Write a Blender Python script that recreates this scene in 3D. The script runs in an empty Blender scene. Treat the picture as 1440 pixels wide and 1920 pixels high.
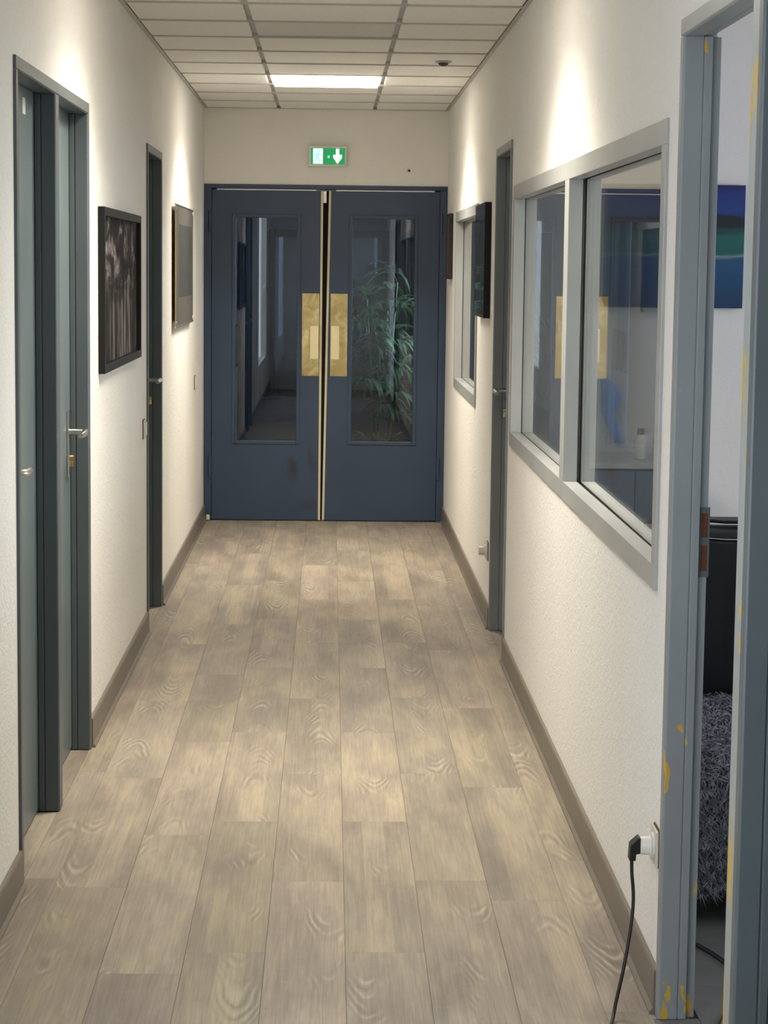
import bpy, bmesh, math, random
from mathutils import Vector, Matrix
random.seed(7)
SC = bpy.context.scene
COL = SC.collection
R = math.radians

# ------------------------------------------------------------------ camera, world, exposure
XL, XR, ZC, YD = -0.801, 0.733, 2.604, 13.61     # wall planes, ceiling height, plane of the blue double doors
F_PX, PITCH, YAW, ROLL, EYE = 4007.4, 0.1143, 0.0260, 0.0116, 1.6256
cam_d = bpy.data.cameras.new('camera'); cam = bpy.data.objects.new('camera', cam_d); COL.objects.link(cam)
cam_d.sensor_fit = 'HORIZONTAL'; cam_d.sensor_width = 36.0; cam_d.lens = F_PX / 1440 * 36.0
cam_d.clip_start = 0.05; cam_d.clip_end = 200
fw = Vector((math.sin(YAW)*math.cos(PITCH), math.cos(YAW)*math.cos(PITCH), -math.sin(PITCH)))
rt = Vector((math.cos(YAW), -math.sin(YAW), 0)); up = rt.cross(fw)
r2 = math.cos(ROLL)*rt + math.sin(ROLL)*up; u2 = -math.sin(ROLL)*rt + math.cos(ROLL)*up
cam.matrix_world = Matrix(((r2.x, u2.x, -fw.x, 0), (r2.y, u2.y, -fw.y, 0), (r2.z, u2.z, -fw.z, EYE), (0, 0, 0, 1)))
SC.camera = cam

w = bpy.data.worlds.new('daylight'); SC.world = w; w.use_nodes = True
bg = w.node_tree.nodes['Background']; bg.inputs[0].default_value = (0.88, 0.94, 1.0, 1); bg.inputs[1].default_value = 3.1
SC.view_settings.view_transform = 'Standard'; SC.view_settings.look = 'None'
SC.view_settings.gamma = 1.0; SC.view_settings.use_curve_mapping = False
SC.view_settings.exposure = 0.56
LAMP, LAMP_W = 8.0, 25.0                          # glow of a lit panel's diffuser, and the downward beam of its louvre in watts
LAMP_COL = (1.0, 0.91, 0.76)

def portal(name, loc, rot, sx, sy):               # guides sampling of daylight through an added opening out of view
    l = bpy.data.lights.new(name, 'AREA'); l.shape = 'RECTANGLE'; l.size = sx; l.size_y = sy
    l.cycles.is_portal = True
    o = bpy.data.objects.new(name, l); COL.objects.link(o); o.location = loc; o.rotation_euler = rot
    return o
portal('portal_added_side_opening', (XL-.08, 1.9, 1.35), (0, R(-90), 0), 1.7, 2.8)
portal('portal_added_office_opening', (4.26, 5.6, 1.55), (0, R(90), 0), 1.5, 4.4)
portal('portal_added_lobby_opening', (XR+.12, 15.05, 1.45), (0, R(90), 0), 1.1, 1.7)

# ------------------------------------------------------------------ helpers
def S(r, g, b):
    f = lambda c: (c/255/12.92) if c/255 <= .04045 else ((c/255+.055)/1.055)**2.4
    return (f(r), f(g), f(b), 1)

class MB:
    def __init__(s): s.v = []; s.f = []; s.sm = []
    def add(s, vs, fs, smooth=False):
        n = len(s.v); s.v += [tuple(v) for v in vs]
        for f in fs: s.f.append([i+n for i in f]); s.sm.append(smooth)
        return s
    def box(s, x0, x1, y0, y1, z0, z1):
        if x0 > x1: x0, x1 = x1, x0
        if y0 > y1: y0, y1 = y1, y0
        if z0 > z1: z0, z1 = z1, z0
        v = [(x, y, z) for z in (z0, z1) for y in (y0, y1) for x in (x0, x1)]
        return s.add(v, [(0, 2, 3, 1), (4, 5, 7, 6), (0, 1, 5, 4), (2, 6, 7, 3), (0, 4, 6, 2), (1, 3, 7, 5)])
    def hexa(s, b, t):                              # 4 bottom, 4 top corners, counter-clockwise seen from above
        return s.add(list(b)+list(t), [(3, 2, 1, 0), (4, 5, 6, 7), (0, 1, 5, 4), (1, 2, 6, 5), (2, 3, 7, 6), (3, 0, 4, 7)])
    def prism(s, poly, a, b, fn):                   # 2-D polygon swept from a to b; fn(u, v, t) -> point
        n = len(poly)
        v = [fn(u, q, a) for u, q in poly] + [fn(u, q, b) for u, q in poly]
        return s.add(v, [list(range(n))[::-1], list(range(n, 2*n))] + [(i, (i+1) % n, n+(i+1) % n, n+i) for i in range(n)])
    def tube(s, pts, r, n=10, cap=True):
        pts = [Vector(p) for p in pts]; rs = r if isinstance(r, (list, tuple)) else [r]*len(pts)
        rings = []; prev = None
        for i, p in enumerate(pts):
            t = (pts[min(i+1, len(pts)-1)] - pts[max(i-1, 0)]).normalized()
            a = prev if prev is not None else (Vector((0, 0, 1)) if abs(t.z) < .9 else Vector((1, 0, 0)))
            a = (a - t*a.dot(t)).normalized(); prev = a; b = t.cross(a)
            rings.append([p + rs[i]*(math.cos(2*math.pi*k/n)*a + math.sin(2*math.pi*k/n)*b) for k in range(n)])
        v = [q for rg in rings for q in rg]; m = len(pts)
        f = [(i*n+k, i*n+(k+1) % n, (i+1)*n+(k+1) % n, (i+1)*n+k) for i in range(m-1) for k in range(n)]
        s.add(v, f, True)
        if cap:
            s.add(rings[0], [list(range(n))[::-1]]); s.add(rings[-1], [list(range(n))])
        return s
    def build(s, name, mat, parent=None, bevel=0, seg=2, fix=True):
        me = bpy.data.meshes.new(name); me.from_pydata(s.v, [], s.f)
        for p, k in zip(me.polygons, s.sm): p.use_smooth = k
        if fix:
            bm = bmesh.new(); bm.from_mesh(me); bmesh.ops.recalc_face_normals(bm, faces=bm.faces); bm.to_mesh(me); bm.free()
        me.materials.append(mat)
        o = bpy.data.objects.new(name, me); COL.objects.link(o)
        if parent is not None:
            o.parent = parent; o.matrix_parent_inverse = WM[parent.name].inverted()
            WM[o.name] = Matrix.Identity(4)
        else: WM[o.name] = Matrix.Identity(4)
        if bevel:
            m = o.modifiers.new('bevel', 'BEVEL'); m.width = bevel; m.segments = seg; m.limit_method = 'ANGLE'; m.angle_limit = R(40)
        return o
WM = {}                                             # world matrix of every object (all meshes are modelled in world metres)
def empty(name, loc):
    o = bpy.data.objects.new(name, None); COL.objects.link(o); o.location = loc; o.empty_display_size = .1
    WM[o.name] = Matrix.Translation(loc); return o
def tag(o, label, cat=None, group=None, kind=None):
    o['label'] = label
    if cat: o['category'] = cat
    if group: o['group'] = group
    if kind: o['kind'] = kind
    return o
def BX(*a): return MB().box(*a)

# ------------------------------------------------------------------ materials
class NT:
    def __init__(s, name):
        s.m = bpy.data.materials.new(name); s.m.use_nodes = True; s.t = s.m.node_tree; s.n = s.t.nodes; s.p = s.n['Principled BSDF']
        s.out = s.n['Material Output']
    def node(s, ty, ins=None, **kw):
        x = s.n.new(ty)
        for k, v in kw.items(): setattr(x, k, v)
        for k, v in (ins or {}).items():
            if isinstance(v, bpy.types.NodeSocket): s.t.links.new(v, x.inputs[k])
            else: x.inputs[k].default_value = v
        return x
    def link(s, a, b): s.t.links.new(a, b)
    def pos(s, scale=(1, 1, 1), loc=(0, 0, 0), src='Object'):
        tc = s.node('ShaderNodeTexCoord')
        return s.node('ShaderNodeMapping', {'Vector': tc.outputs[src], 'Scale': scale, 'Location': loc}).outputs[0]
    def noise(s, vec, scale=5, detail=4, rough=.55, dist=0):
        return s.node('ShaderNodeTexNoise', {'Vector': vec, 'Scale': scale, 'Detail': detail, 'Roughness': rough, 'Distortion': dist}).outputs['Fac']
    def ramp(s, fac, *stops):
        x = s.node('ShaderNodeValToRGB', {'Fac': fac}); e = x.color_ramp.elements
        while len(e) < len(stops): e.new(0.5)
        for k, (p, c) in zip(e, stops):
            k.position = p; k.color = c if len(c) == 4 else (*c, 1)
        return x.outputs['Color']
    def mix(s, fac, a, b, mode='MIX'):
        x = s.node('ShaderNodeMix', data_type='RGBA', blend_type=mode)
        for k, v in ((0, fac), (6, a), (7, b)):
            if isinstance(v, bpy.types.NodeSocket): s.link(v, x.inputs[k])
            else: x.inputs[k].default_value = v
        return x.outputs[2]
    def math(s, op, a, b=0.0, clamp=False):
        x = s.node('ShaderNodeMath', operation=op, use_clamp=clamp)
        for k, v in ((0, a), (1, b)):
            if isinstance(v, bpy.types.NodeSocket): s.link(v, x.inputs[k])
            else: x.inputs[k].default_value = v
        return x.outputs[0]
    def bump(s, h, strength=.3, dist=.002):
        b = s.node('ShaderNodeBump', {'Height': h, 'Strength': strength, 'Distance': dist}); s.link(b.outputs[0], s.p.inputs['Normal'])
    def set(s, col=None, rough=None, metal=None, spec=None):
        for k, v in (('Base Color', col), ('Roughness', rough), ('Metallic', metal), ('Specular IOR Level', spec)):
            if v is None: continue
            if isinstance(v, bpy.types.NodeSocket): s.link(v, s.p.inputs[k])
            else: s.p.inputs[k].default_value = v
        return s.m
W1 = (1, 1, 1, 1); K1 = (0, 0, 0, 1)

def m_plain(name, col, rough=.5, metal=0, var=.06, scale=8, bump=0, bscale=200, spec=.5):
    t = NT(name); n = t.noise(t.pos(), scale, 4)
    dk = tuple(c*(1-var) for c in col[:3])+(1,); lt = tuple(min(1, c*(1+var)) for c in col[:3])+(1,)
    c = t.ramp(n, (.3, dk), (.7, lt))
    if bump: t.bump(t.noise(t.pos(), bscale, 3), .4, bump)
    return t.set(c, rough, metal, spec)

def m_wall(name, col, strength=.75):
    t = NT(name); p = t.pos()
    n1 = t.noise(p, 55, 5, .6, .6); n2 = t.noise(p, 150, 3, .6)
    h = t.math('ADD', n1, t.math('MULTIPLY', n2, .45))
    big = t.noise(p, 2.2, 3)
    c = t.ramp(big, (.3, tuple(x*.965 for x in col[:3])), (.7, col))
    c = t.mix(t.math('MULTIPLY', t.ramp(n1, (.30, W1), (.46, K1)), .10), c, tuple(x*.72 for x in col[:3])+(1,))
    rid = t.math('ABSOLUTE', t.math('SUBTRACT', t.noise(p, 34, 3, .6, 1.2), .5))
    c = t.mix(t.math('MULTIPLY', t.ramp(rid, (.0, W1), (.022, K1)), .30*min(1, strength)), c, tuple(x*.62 for x in col[:3])+(1,))
    t.bump(h, strength, .0052)
    return t.set(c, .78, 0, .25)

def m_frame(name, col, chips=0.0, rough=.38):
    t = NT(name); p = t.pos()
    c = t.ramp(t.noise(p, 3, 4), (.3, tuple(x*.9 for x in col[:3])), (.7, tuple(x*1.06 for x in col[:3])))
    if chips:
        sp = t.noise(t.pos((1.6, 1.6, .55)), 9, 4, .6, .4)
        zz = t.node('ShaderNodeSeparateXYZ', {0: p}).outputs[2]                 # knocks are denser near the floor
        sp = t.math('ADD', sp, t.math('MULTIPLY', t.math('SUBTRACT', .40, zz, True), .22))
        c = t.mix(t.ramp(sp, (.70-chips, K1), (.715-chips, W1)), c, S(196, 160, 60))
    t.bump(t.noise(p, 90, 3), .22, .0015)
    return t.set(c, rough, 0, .5)

M = {}
M['wall'] = m_wall('warm_white_textured_paint', (0.90, 0.885, 0.855, 1))
M['wall_end'] = m_wall('warm_white_smooth_paint', (0.91, 0.89, 0.845, 1), .15)
M['office_wall'] = m_wall('pale_lilac_white_paint', (0.70, 0.675, 0.68, 1), .25)
M['frame'] = m_frame('slate_frame_paint_shaded', S(84, 93, 97))  # one frame paint, with the shade of dim doorways in its colour
M['frame_chip'] = m_frame('chipped_slate_frame_paint_lit', S(138, 144, 147), .035)  # same frame paint toned lighter for the lit doorway, with real chips
M['frame_worn'] = m_frame('worn_slate_frame_paint', S(150, 158, 158), .10)
M['frame_half_shade'] = m_frame('slate_frame_paint_half_shaded', S(120, 126, 129))  # same frame paint again, colour set between shaded and lit
M['leaf'] = m_frame('blue_grey_door_paint', S(104, 117, 121), 0, .36)
M['window_paint'] = m_frame('light_slate_window_paint', S(170, 173, 172), 0, .32)
M['base'] = m_plain('taupe_skirting', S(118, 110, 100), .45, 0, .08, 6)
M['tile'] = m_plain('mineral_ceiling_tile', (0.92, 0.91, 0.875, 1), .9, 0, .03, 40, .0006, 350)
M['tile_grey'] = m_plain('greyer_ceiling_panel', (0.74, 0.73, 0.70, 1), .7, 0, .02, 40)
M['rail'] = m_plain('grey_ceiling_rail', (0.54, 0.53, 0.50, 1), .5, 0, .03)
M['white'] = m_plain('white_plastic', (0.78, 0.76, 0.72, 1), .35, 0, .03)
M['ivory'] = m_plain('ivory_plastic', (0.62, 0.58, 0.50, 1), .35, 0, .03)
M['black'] = m_plain('black_lacquer', (0.006, 0.006, 0.007, 1), .5, 0, .1, spec=.25)
M['dark_red'] = m_plain('dark_brown_lacquer', (0.02, 0.006, 0.005, 1), .35, 0, .1)
M['rubber'] = m_plain('black_rubber', (0.010, 0.008, 0.009, 1), .5, 0, .1)
M['gap'] = m_plain('black_seal', (0.006, 0.006, 0.007, 1), .9, 0, .1)
M['steel'] = m_plain('satin_steel', (0.58, 0.57, 0.53, 1), .28, 1, .04)
M['brass_small'] = m_plain('dull_brass', (0.62, 0.47, 0.20, 1), .3, 1, .06)
M['cream'] = m_plain('cream_edge_wood', S(214, 205, 172), .5, 0, .05, 20)
M['brown_hole'] = m_plain('rust_brown', S(92, 44, 24), .6, 0, .3, 60)
M['wood_orange'] = m_plain('varnished_brown_wood', S(176, 98, 38), .45, 0, .3, 14)
M['pot'] = m_plain('charcoal_pot', (0.03, 0.03, 0.032, 1), .5, 0, .1)
M['soil'] = m_plain('dark_soil', (0.02, 0.014, 0.01, 1), .95, 0, .4, 60, .004, 90)
M['stem'] = m_plain('green_cane', (0.05, 0.10, 0.035, 1), .5, 0, .35, 30)
M['blue_cloth'] = m_plain('blue_cloth', S(150, 180, 235), .9, 0, .12, 30, .001, 300)
M['leather'] = m_plain('black_leather', (0.008, 0.009, 0.012, 1), .42, 0, .2, 20, .001, 160)
M['grey_metal'] = m_plain('grey_cabinet_paint', S(120, 122, 124), .45, 0, .05)

def m_blue(name, stain=None):
    t = NT(name); p = t.pos()
    col = S(53, 71, 96)
    c = t.ramp(t.noise(p, 2.2, 4), (.3, tuple(x*.88 for x in col[:3])), (.7, tuple(x*1.08 for x in col[:3])))
    if stain:
        for (sx, sz, rx, rz, k) in stain:
            v = t.node('ShaderNodeSeparateXYZ', {0: p}).outputs
            dx = t.math('DIVIDE', t.math('SUBTRACT', v[0], sx), rx); dz = t.math('DIVIDE', t.math('SUBTRACT', v[2], sz), rz)
            d = t.math('SQRT', t.math('ADD', t.math('MULTIPLY', dx, dx), t.math('MULTIPLY', dz, dz)))
            d = t.math('ADD', d, t.math('MULTIPLY', t.math('SUBTRACT', t.noise(p, 25, 4), .5), 1.3))
            c = t.mix(t.math('MULTIPLY', t.ramp(d, (.1, W1), (1, K1)), k), c, S(48, 38, 26))
    t.bump(t.noise(p, 120, 3), .15, .0012)
    return t.set(c, .42, 0, .5)
M['blue'] = m_blue('slate_blue_paint')
M['blue_stained'] = m_blue('slate_blue_paint_stained', [(-.235, .33, .045, .10, .75), (-.12, .40, .03, .10, .45), (-.12, .11, .10, .05, .35)])

def m_glass(name, tint=(1, 1, 1, 1), f0=.045):
    t = NT(name); t.n.remove(t.p)
    g = t.node('ShaderNodeNewGeometry')
    d = t.node('ShaderNodeVectorMath', {0: g.outputs['Incoming'], 1: g.outputs['Normal']}, operation='DOT_PRODUCT').outputs['Value']
    k = t.math('POWER', t.math('SUBTRACT', 1.0, t.math('ABSOLUTE', d), True), 4.0)
    f = t.math('ADD', t.math('MULTIPLY', k, 1-f0), f0, True)
    tr = t.node('ShaderNodeBsdfTransparent', {'Color': tint}); gl = t.node('ShaderNodeBsdfGlossy', {'Roughness': 0.0, 'Color': W1})
    mx = t.node('ShaderNodeMixShader', {0: f, 1: tr.outputs[0], 2: gl.outputs[0]})
    t.link(mx.outputs[0], t.out.inputs[0]); return t.m
M['glass'] = m_glass('clear_pane', (.96, .98, .97, 1))
M['door_glass'] = m_glass('door_pane', (.80, .88, .97, 1))

def m_brass():
    t = NT('polished_brass'); p = t.pos()
    h = t.noise(t.pos((1, 1, .5)), 7, 1, .3, 1.0); t.bump(h, .6, .012)
    c = t.ramp(t.noise(p, 14, 4, .6, 1), (.35, S(196, 172, 108)), (.7, S(226, 204, 146)))
    return t.set(c, .15, .92)
M['brass'] = m_brass()
M['brass_box'] = m_plain('satin_brass', S(236, 224, 182), .40, .05, .05)

def m_emit(name, col, k):
    t = NT(name); t.p.inputs['Base Color'].default_value = (*col[:3], 1)
    t.p.inputs['Emission Color'].default_value = (*col[:3], 1); t.p.inputs['Emission Strength'].default_value = k
    return t.m
M['lamp'] = m_emit('lit_diffuser', LAMP_COL, LAMP)
M['sign_green'] = m_emit('lit_green_sign', (0.01, 0.22, 0.07), .75)
M['sign_white'] = m_emit('lit_white_sign', (0.72, 1.0, 0.86), 1.1)
M['sign_cyan'] = m_emit('lit_cyan_sign', (0.22, .75, 0.55), 1.0)

def m_plank(name, a, b, g):
    t = NT(name)
    tc = t.node('ShaderNodeTexCoord'); oi = t.node('ShaderNodeObjectInfo')
    off = t.node('ShaderNodeCombineXYZ', {0: t.math('MULTIPLY', oi.outputs['Random'], 37.0), 1: t.math('MULTIPLY', oi.outputs['Random'], 91.0), 2: t.math('MULTIPLY', oi.outputs['Random'], 13.0)}).outputs[0]
    def P(sc):
        q = t.node('ShaderNodeVectorMath', {0: tc.outputs['Object'], 1: off}, operation='ADD').outputs[0]
        return t.node('ShaderNodeMapping', {'Vector': q, 'Scale': sc}).outputs[0]
    blotch = t.noise(P((7, 1.6, 1)), 1, 4, .6, .3)
    c = t.ramp(blotch, (.36, a), (.50, g), (.64, b))
    # strips inside the printed board
    sv = t.node('ShaderNodeSeparateXYZ', {0: P((1, 1, 1))}).outputs
    strip = t.node('ShaderNodeTexWhiteNoise', {'W': t.math('FLOOR', t.math('MULTIPLY', sv[0], 15.8))}, noise_dimensions='1D').outputs['Value']
    c = t.mix(1.0, c, t.ramp(strip, (0, (.88, .88, .89)), (1, (1.08, 1.07, 1.05))), 'MULTIPLY')
    # cathedral figure: nested arches (contours of y - x^2), only in places
    lv = t.node('ShaderNodeSeparateXYZ', {0: tc.outputs['Object']}).outputs
    rnd = t.node('ShaderNodeTexWhiteNoise', {'W': t.math('MULTIPLY', oi.outputs['Random'], 531.7)}, noise_dimensions='1D').outputs['Color']
    rc = t.node('ShaderNodeSeparateXYZ', {0: rnd}).outputs
    dx = t.math('SUBTRACT', lv[0], t.math('MULTIPLY', t.math('SUBTRACT', rc[0], .5), .11))
    wob = t.math('MULTIPLY', t.math('SUBTRACT', t.noise(P((7, 3, 1)), 1, 2, .5), .5), 7.0)
    sg = t.math('SIGN', t.math('SUBTRACT', rc[2], .4))
    ar = t.math('ADD', t.math('SUBTRACT', t.math('MULTIPLY', t.math('MULTIPLY', lv[1], 22.0), sg), t.math('POWER', t.math('MULTIPLY', t.math('ABSOLUTE', dx), 46.0), 1.7)), wob)
    wv = t.math('ADD', t.math('MULTIPLY', t.math('SINE', t.math('MULTIPLY', ar, 3.0)), .5), .5)
    near = t.ramp(t.math('ABSOLUTE', dx), (.035, W1), (.062, K1))
    mask = t.math('MULTIPLY', t.ramp(t.noise(P((5, 2.6, 1)), 1.2, 2), (.55, K1), (.66, W1)), near)
    lines = t.math('MULTIPLY', t.ramp(wv, (.62, K1), (.95, W1)), mask)
    c = t.mix(t.math('MULTIPLY', lines, .55), c, S(196, 188, 172))
    darkl = t.math('MULTIPLY', t.ramp(wv, (.05, W1), (.30, K1)), mask)
    c = t.mix(t.math('MULTIPLY', darkl, .28), c, S(98, 88, 77))
    fine = t.noise(P((210, 5, 1)), 1, 3, .6)
    c = t.mix(.9, c, t.ramp(fine, (.25, (.78, .77, .76)), (.75, (1.14, 1.14, 1.13))), 'MULTIPLY')
    streak = t.noise(P((60, 1.6, 1)), 1, 4, .65)
    c = t.mix(.55, c, t.ramp(streak, (.30, (.82, .81, .80)), (.50, (1, 1, 1)), (.72, (1.12, 1.11, 1.09))), 'MULTIPLY')
    worn = t.noise(P((26, 40, 1)), 1, 4, .65)
    c = t.mix(t.math('MULTIPLY', t.ramp(worn, (.58, K1), (.72, W1)), .22), c, S(170, 162, 146))
    lv2 = t.math('ABSOLUTE', lv[0])
    c = t.mix(t.math('MULTIPLY', t.math('GREATER_THAN', lv2, .0937), .30), c, S(104, 94, 82))
    c = t.mix(1.0, c, oi.outputs['Color'], 'MULTIPLY')
    t.bump(fine, .12, .0008)
    return t.set(c, t.math('ADD', t.math('MULTIPLY', blotch, .15), .40), 0, .35)
M['plank'] = m_plank('limed_grey_oak_plank', S(142, 132, 123), S(174, 163, 145), S(158, 148, 136))
M['joint'] = m_plain('brown_joint', S(92, 84, 72), .8, 0, .1)
M['plank_dark'] = m_plain('dark_grey_floor_board', S(96, 94, 94), .5, 0, .18, 6)

# ------------------------------------------------------------------ structure: floor of boards
floor = BX(XL-1.3, XR+.05, -1.0, 13.66, -.06, -.004).build('floor', M['joint'])
tag(floor, 'limed grey wood-look plank floor of the corridor', 'floor', kind='structure')
PW, PL = 0.19, 1.21
seam0, edges = .048, []
ends = {-4: 5.55, -3: 5.47, -2: 5.995, -1: 6.15, 0: 5.53, 1: 4.946, 2: 5.55, 3: 5.37, 4: 5.75}
cols = [(k, seam0 + (k-1)*PW) for k in range(-4, 5)]        # k=1 begins at x=.048
plank_mesh = {}
def plank(x0, x1, y0, y1, parent=floor, mat='plank', z=0.0):
    g = .0002; wd = round(x1-x0, 4); ln = round(y1-y0, 4)
    if (wd, ln, mat) not in plank_mesh:
        b = MB(); hx, hy = wd/2-g, ln/2-g; e = .0009
        b.hexa([(-hx, -hy, -.004), (hx, -hy, -.004), (hx, hy, -.004), (-hx, hy, -.004)],
               [(-hx, -hy, -e*.5), (hx, -hy, -e*.5), (hx, hy, -e*.5), (-hx, hy, -e*.5)])
        n = len(b.v)
        b.add([(-hx, -hy, -e*.5), (hx, -hy, -e*.5), (hx, hy, -e*.5), (-hx, hy, -e*.5), (-hx+e, -hy+e, 0), (hx-e, -hy+e, 0), (hx-e, hy-e, 0), (-hx+e, hy-e, 0)],
              [(0, 1, 5, 4), (1, 2, 6, 5), (2, 3, 7, 6), (3, 0, 4, 7), (4, 5, 6, 7)])
        b.f.pop(1); b.sm.pop(1)
        me = bpy.data.meshes.new('plank'); me.from_pydata(b.v, [], b.f); me.materials.append(M[mat]); plank_mesh[(wd, ln, mat)] = me
    o = bpy.data.objects.new('plank', plank_mesh[(wd, ln, mat)]); COL.objects.link(o)
    o.location = ((x0+x1)/2, (y0+y1)/2, z); o.parent = parent
    k = random.uniform(.90, 1.06); o.color = (k*random.uniform(.985, 1.015), k, k*random.uniform(.96, 1.02), 1)
    return o
for k, x in cols:
    x0, x1 = max(x, XL+.001), min(x+PW, XR-.001)
    if x1-x0 < .01: continue
    y = ends[k]
    while y > -1: y -= PL
    while y < 13.60:
        a, b_ = max(y, -1.0), min(y+PL, 13.64)
        if b_-a > .02: plank(x0, x1, a, b_)
        y += PL

# ------------------------------------------------------------------ walls with their openings
WT = .066                                                    # partition thickness
def wall(name, xf, side, y0, y1, opens, z1=ZC+.03, mat='wall', thick=WT):
    b = MB(); xs = (xf, xf+side*thick); y = y0
    for (a, c, zb, zt) in sorted(opens):
        if a > y: b.box(*xs, y, a, -.06, z1)
        if zb > 0: b.box(*xs, a, c, -.06, zb)
        b.box(*xs, a, c, zt, z1); y = c
    if y < y1: b.box(*xs, y, y1, -.06, z1)
    return b.build(name, M[mat])
ZT = 2.143                                                   # outer top of the door frames
DL = [(5.468, 6.283), (6.283, 7.102), (9.362, 10.150)]       # doors on the left, outer frame
D5, D6, D7 = (8.740, 9.535), (3.690, 4.522), (2.870, 3.690)  # doors on the right
WN = [(4.690, 6.640, .914, 1.954), (6.640, 8.600, .914, 1.954), (10.700, 12.555, .930, 1.945)]
f_ = .012
wl = wall('wall_left', XL, -1, -1.0, YD+.05, [(a+f_, b-f_, 0, ZT-f_) for a, b in DL] + [(.5, 3.3, .5, 2.2)])  # last opening is added out of view to let daylight in
tag(wl, 'warm white textured corridor wall on the left', 'wall', kind='structure')
wr = wall('wall_right', XR, 1, -1.0, YD+.05, [(a+f_, b-f_, 0, ZT-f_) for a, b in (D5, D6, D7)] + [(a+f_, b-f_, c+f_, d-f_) for a, b, c, d in WN])
tag(wr, 'warm white textured corridor wall with window openings on the right', 'wall', kind='structure')
wn = BX(XL-WT, XR+WT, -1.1, -1.0, -.06, ZC+.03).build('wall_near', M['wall']); tag(wn, 'warm white wall closing the corridor behind the viewer', 'wall', kind='structure')
wb = BX(XL-.094, XR+.094, YD, YD+.12, ZT-.012, ZC+.03).build('wall_end', M['wall_end'])
tag(wb, 'smooth cream wall panel above the blue double doors', 'wall', kind='structure')

for a_, b_ in DL: plank(XL-.064, XL+.0005, a_+.037, b_-.037)
plank(XR-.0005, XR+.064, D5[0]+.037, D5[1]-.037)
lr = MB().box(XL-1.3, XL-1.2, 4.9, 10.8, -.06, ZC+.03).box(XL-1.2, XL-WT, 4.9, 5.0, -.06, ZC+.03).box(XL-1.2, XL-WT, 10.7, 10.8, -.06, ZC+.03).box(XL-1.3, XL-WT, 4.9, 10.8, ZC+.03, ZC+.1).build('wall_left_rooms', M['wall_end'])
tag(lr, 'plain walls of the closed rooms behind the left doors', 'wall', kind='structure')
# skirting boards
def skirting(name, xf, side, runs, label):
    root = empty(name, (xf, runs[0][0], 0)); tag(root, label, 'baseboard', kind='structure')
    for a, b in runs:
        q = MB().prism([(0, 0), (.020, 0), (.020, .006), (.012, .014), (.0115, .094), (.009, .100), (0, .100)], a+.001, b-.001, lambda u, v, t: (xf - side*u, t, v))
        q.build('skirting_board', M['base'], root)
    return root
skirting('baseboard_left', XL, -1, [(-1, 5.466), (7.104, 9.360), (10.152, 13.60)], 'taupe skirting board along the foot of the left wall')
skirting('baseboard_right', XR, 1, [(-1, 2.865), (4.524, 5.70), (5.70, 8.738), (9.537, 13.60)], 'taupe skirting board along the foot of the right wall')

# ------------------------------------------------------------------ ceiling: tiles between sunken rails, lit panels
ceil = BX(XL-.02, XR+.02, -1.0, YD+.05, ZC+.035, ZC+.12).build('ceiling', M['rail'])
tag(ceil, 'suspended corridor ceiling of square white tiles on grey rails', 'ceiling', kind='structure')
RX = (-.335, .268)
cx = [(XL+.018, RX[0]-.011), (RX[0]+.011, RX[1]-.011), (RX[1]+.011, XR-.018)]
row = 0; y1 = YD
tile_mesh = {}
while y1 > -.9:
    y0 = max(y1-.60, -1.0)
    for ci, (a, b) in enumerate(cx):
        ya, yb = y0+.0105, y1-.0105
        if ci == 1 and row in (3, 11):
            r_ = empty('ceiling_light', ((a+b)/2, (ya+yb)/2, ZC))
            lab = {3: 'glowing square ceiling panel in front of the blue double doors', 11: 'lit square ceiling panel above the left pair of doors, nearer than the glowing one'}[row]
            tag(r_, lab, 'ceiling light', 'lit ceiling panels')
            fr = MB(); e = .012
            fr.box(a, b, ya, ya+e, ZC-.002, ZC+.030).box(a, b, yb-e, yb, ZC-.002, ZC+.030).box(a, a+e, ya+e, yb-e, ZC-.002, ZC+.030).box(b-e, b, ya+e, yb-e, ZC-.002, ZC+.030)
            fr.build('frame', M['white'], r_)
            BX(a+e, b-e, ya+e, yb-e, ZC-.016, ZC+.02).build('diffuser', M['lamp'], r_, .004)
            al = bpy.data.lights.new('panel_beam', 'AREA'); al.shape = 'SQUARE'; al.size = .54; al.energy = LAMP_W; al.color = LAMP_COL; al.spread = R(130)
            ao = bpy.data.objects.new('panel_beam', al); COL.objects.link(ao); ao.location = (0, 0, -.0175); ao.parent = r_
            continue
        key = (round(b-a, 3), round(yb-ya, 3), ci == 1 and row == 7)
        if key not in tile_mesh:
            t_ = MB(); hx, hy = (b-a)/2, (yb-ya)/2
            t_.box(-hx, hx, -hy, hy, 0.004, .016); q = .004
            t_.hexa([(-hx+q, -hy+q, 0), (hx-q, -hy+q, 0), (hx-q, hy-q, 0), (-hx+q, hy-q, 0)], [(-hx, -hy, .004), (hx, -hy, .004), (hx, hy, .004), (-hx, hy, .004)])
            me = bpy.data.meshes.new('ceiling_tile'); me.from_pydata(t_.v, [], t_.f); me.materials.append(M['tile_grey' if key[2] else 'tile']); tile_mesh[key] = me
        o = bpy.data.objects.new('ceiling_tile', tile_mesh[key]); COL.objects.link(o); o.parent = ceil
        o.location = ((a+b)/2, (ya+yb)/2, ZC + random.uniform(0, .0025))
        if ci == 1 and row == 7: o.location.z = ZC+.006
    BX(XL+.018, XR-.018, y0-.010, y0+.010, ZC-.0035, ZC+.0335).build('ceiling_rail', M['rail'], ceil)
    y1 -= .60; row += 1
for x in RX: BX(x-.0105, x+.0105, -1, YD, ZC+.0165, ZC+.0335).build('ceiling_rail', M['rail'], ceil)
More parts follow.
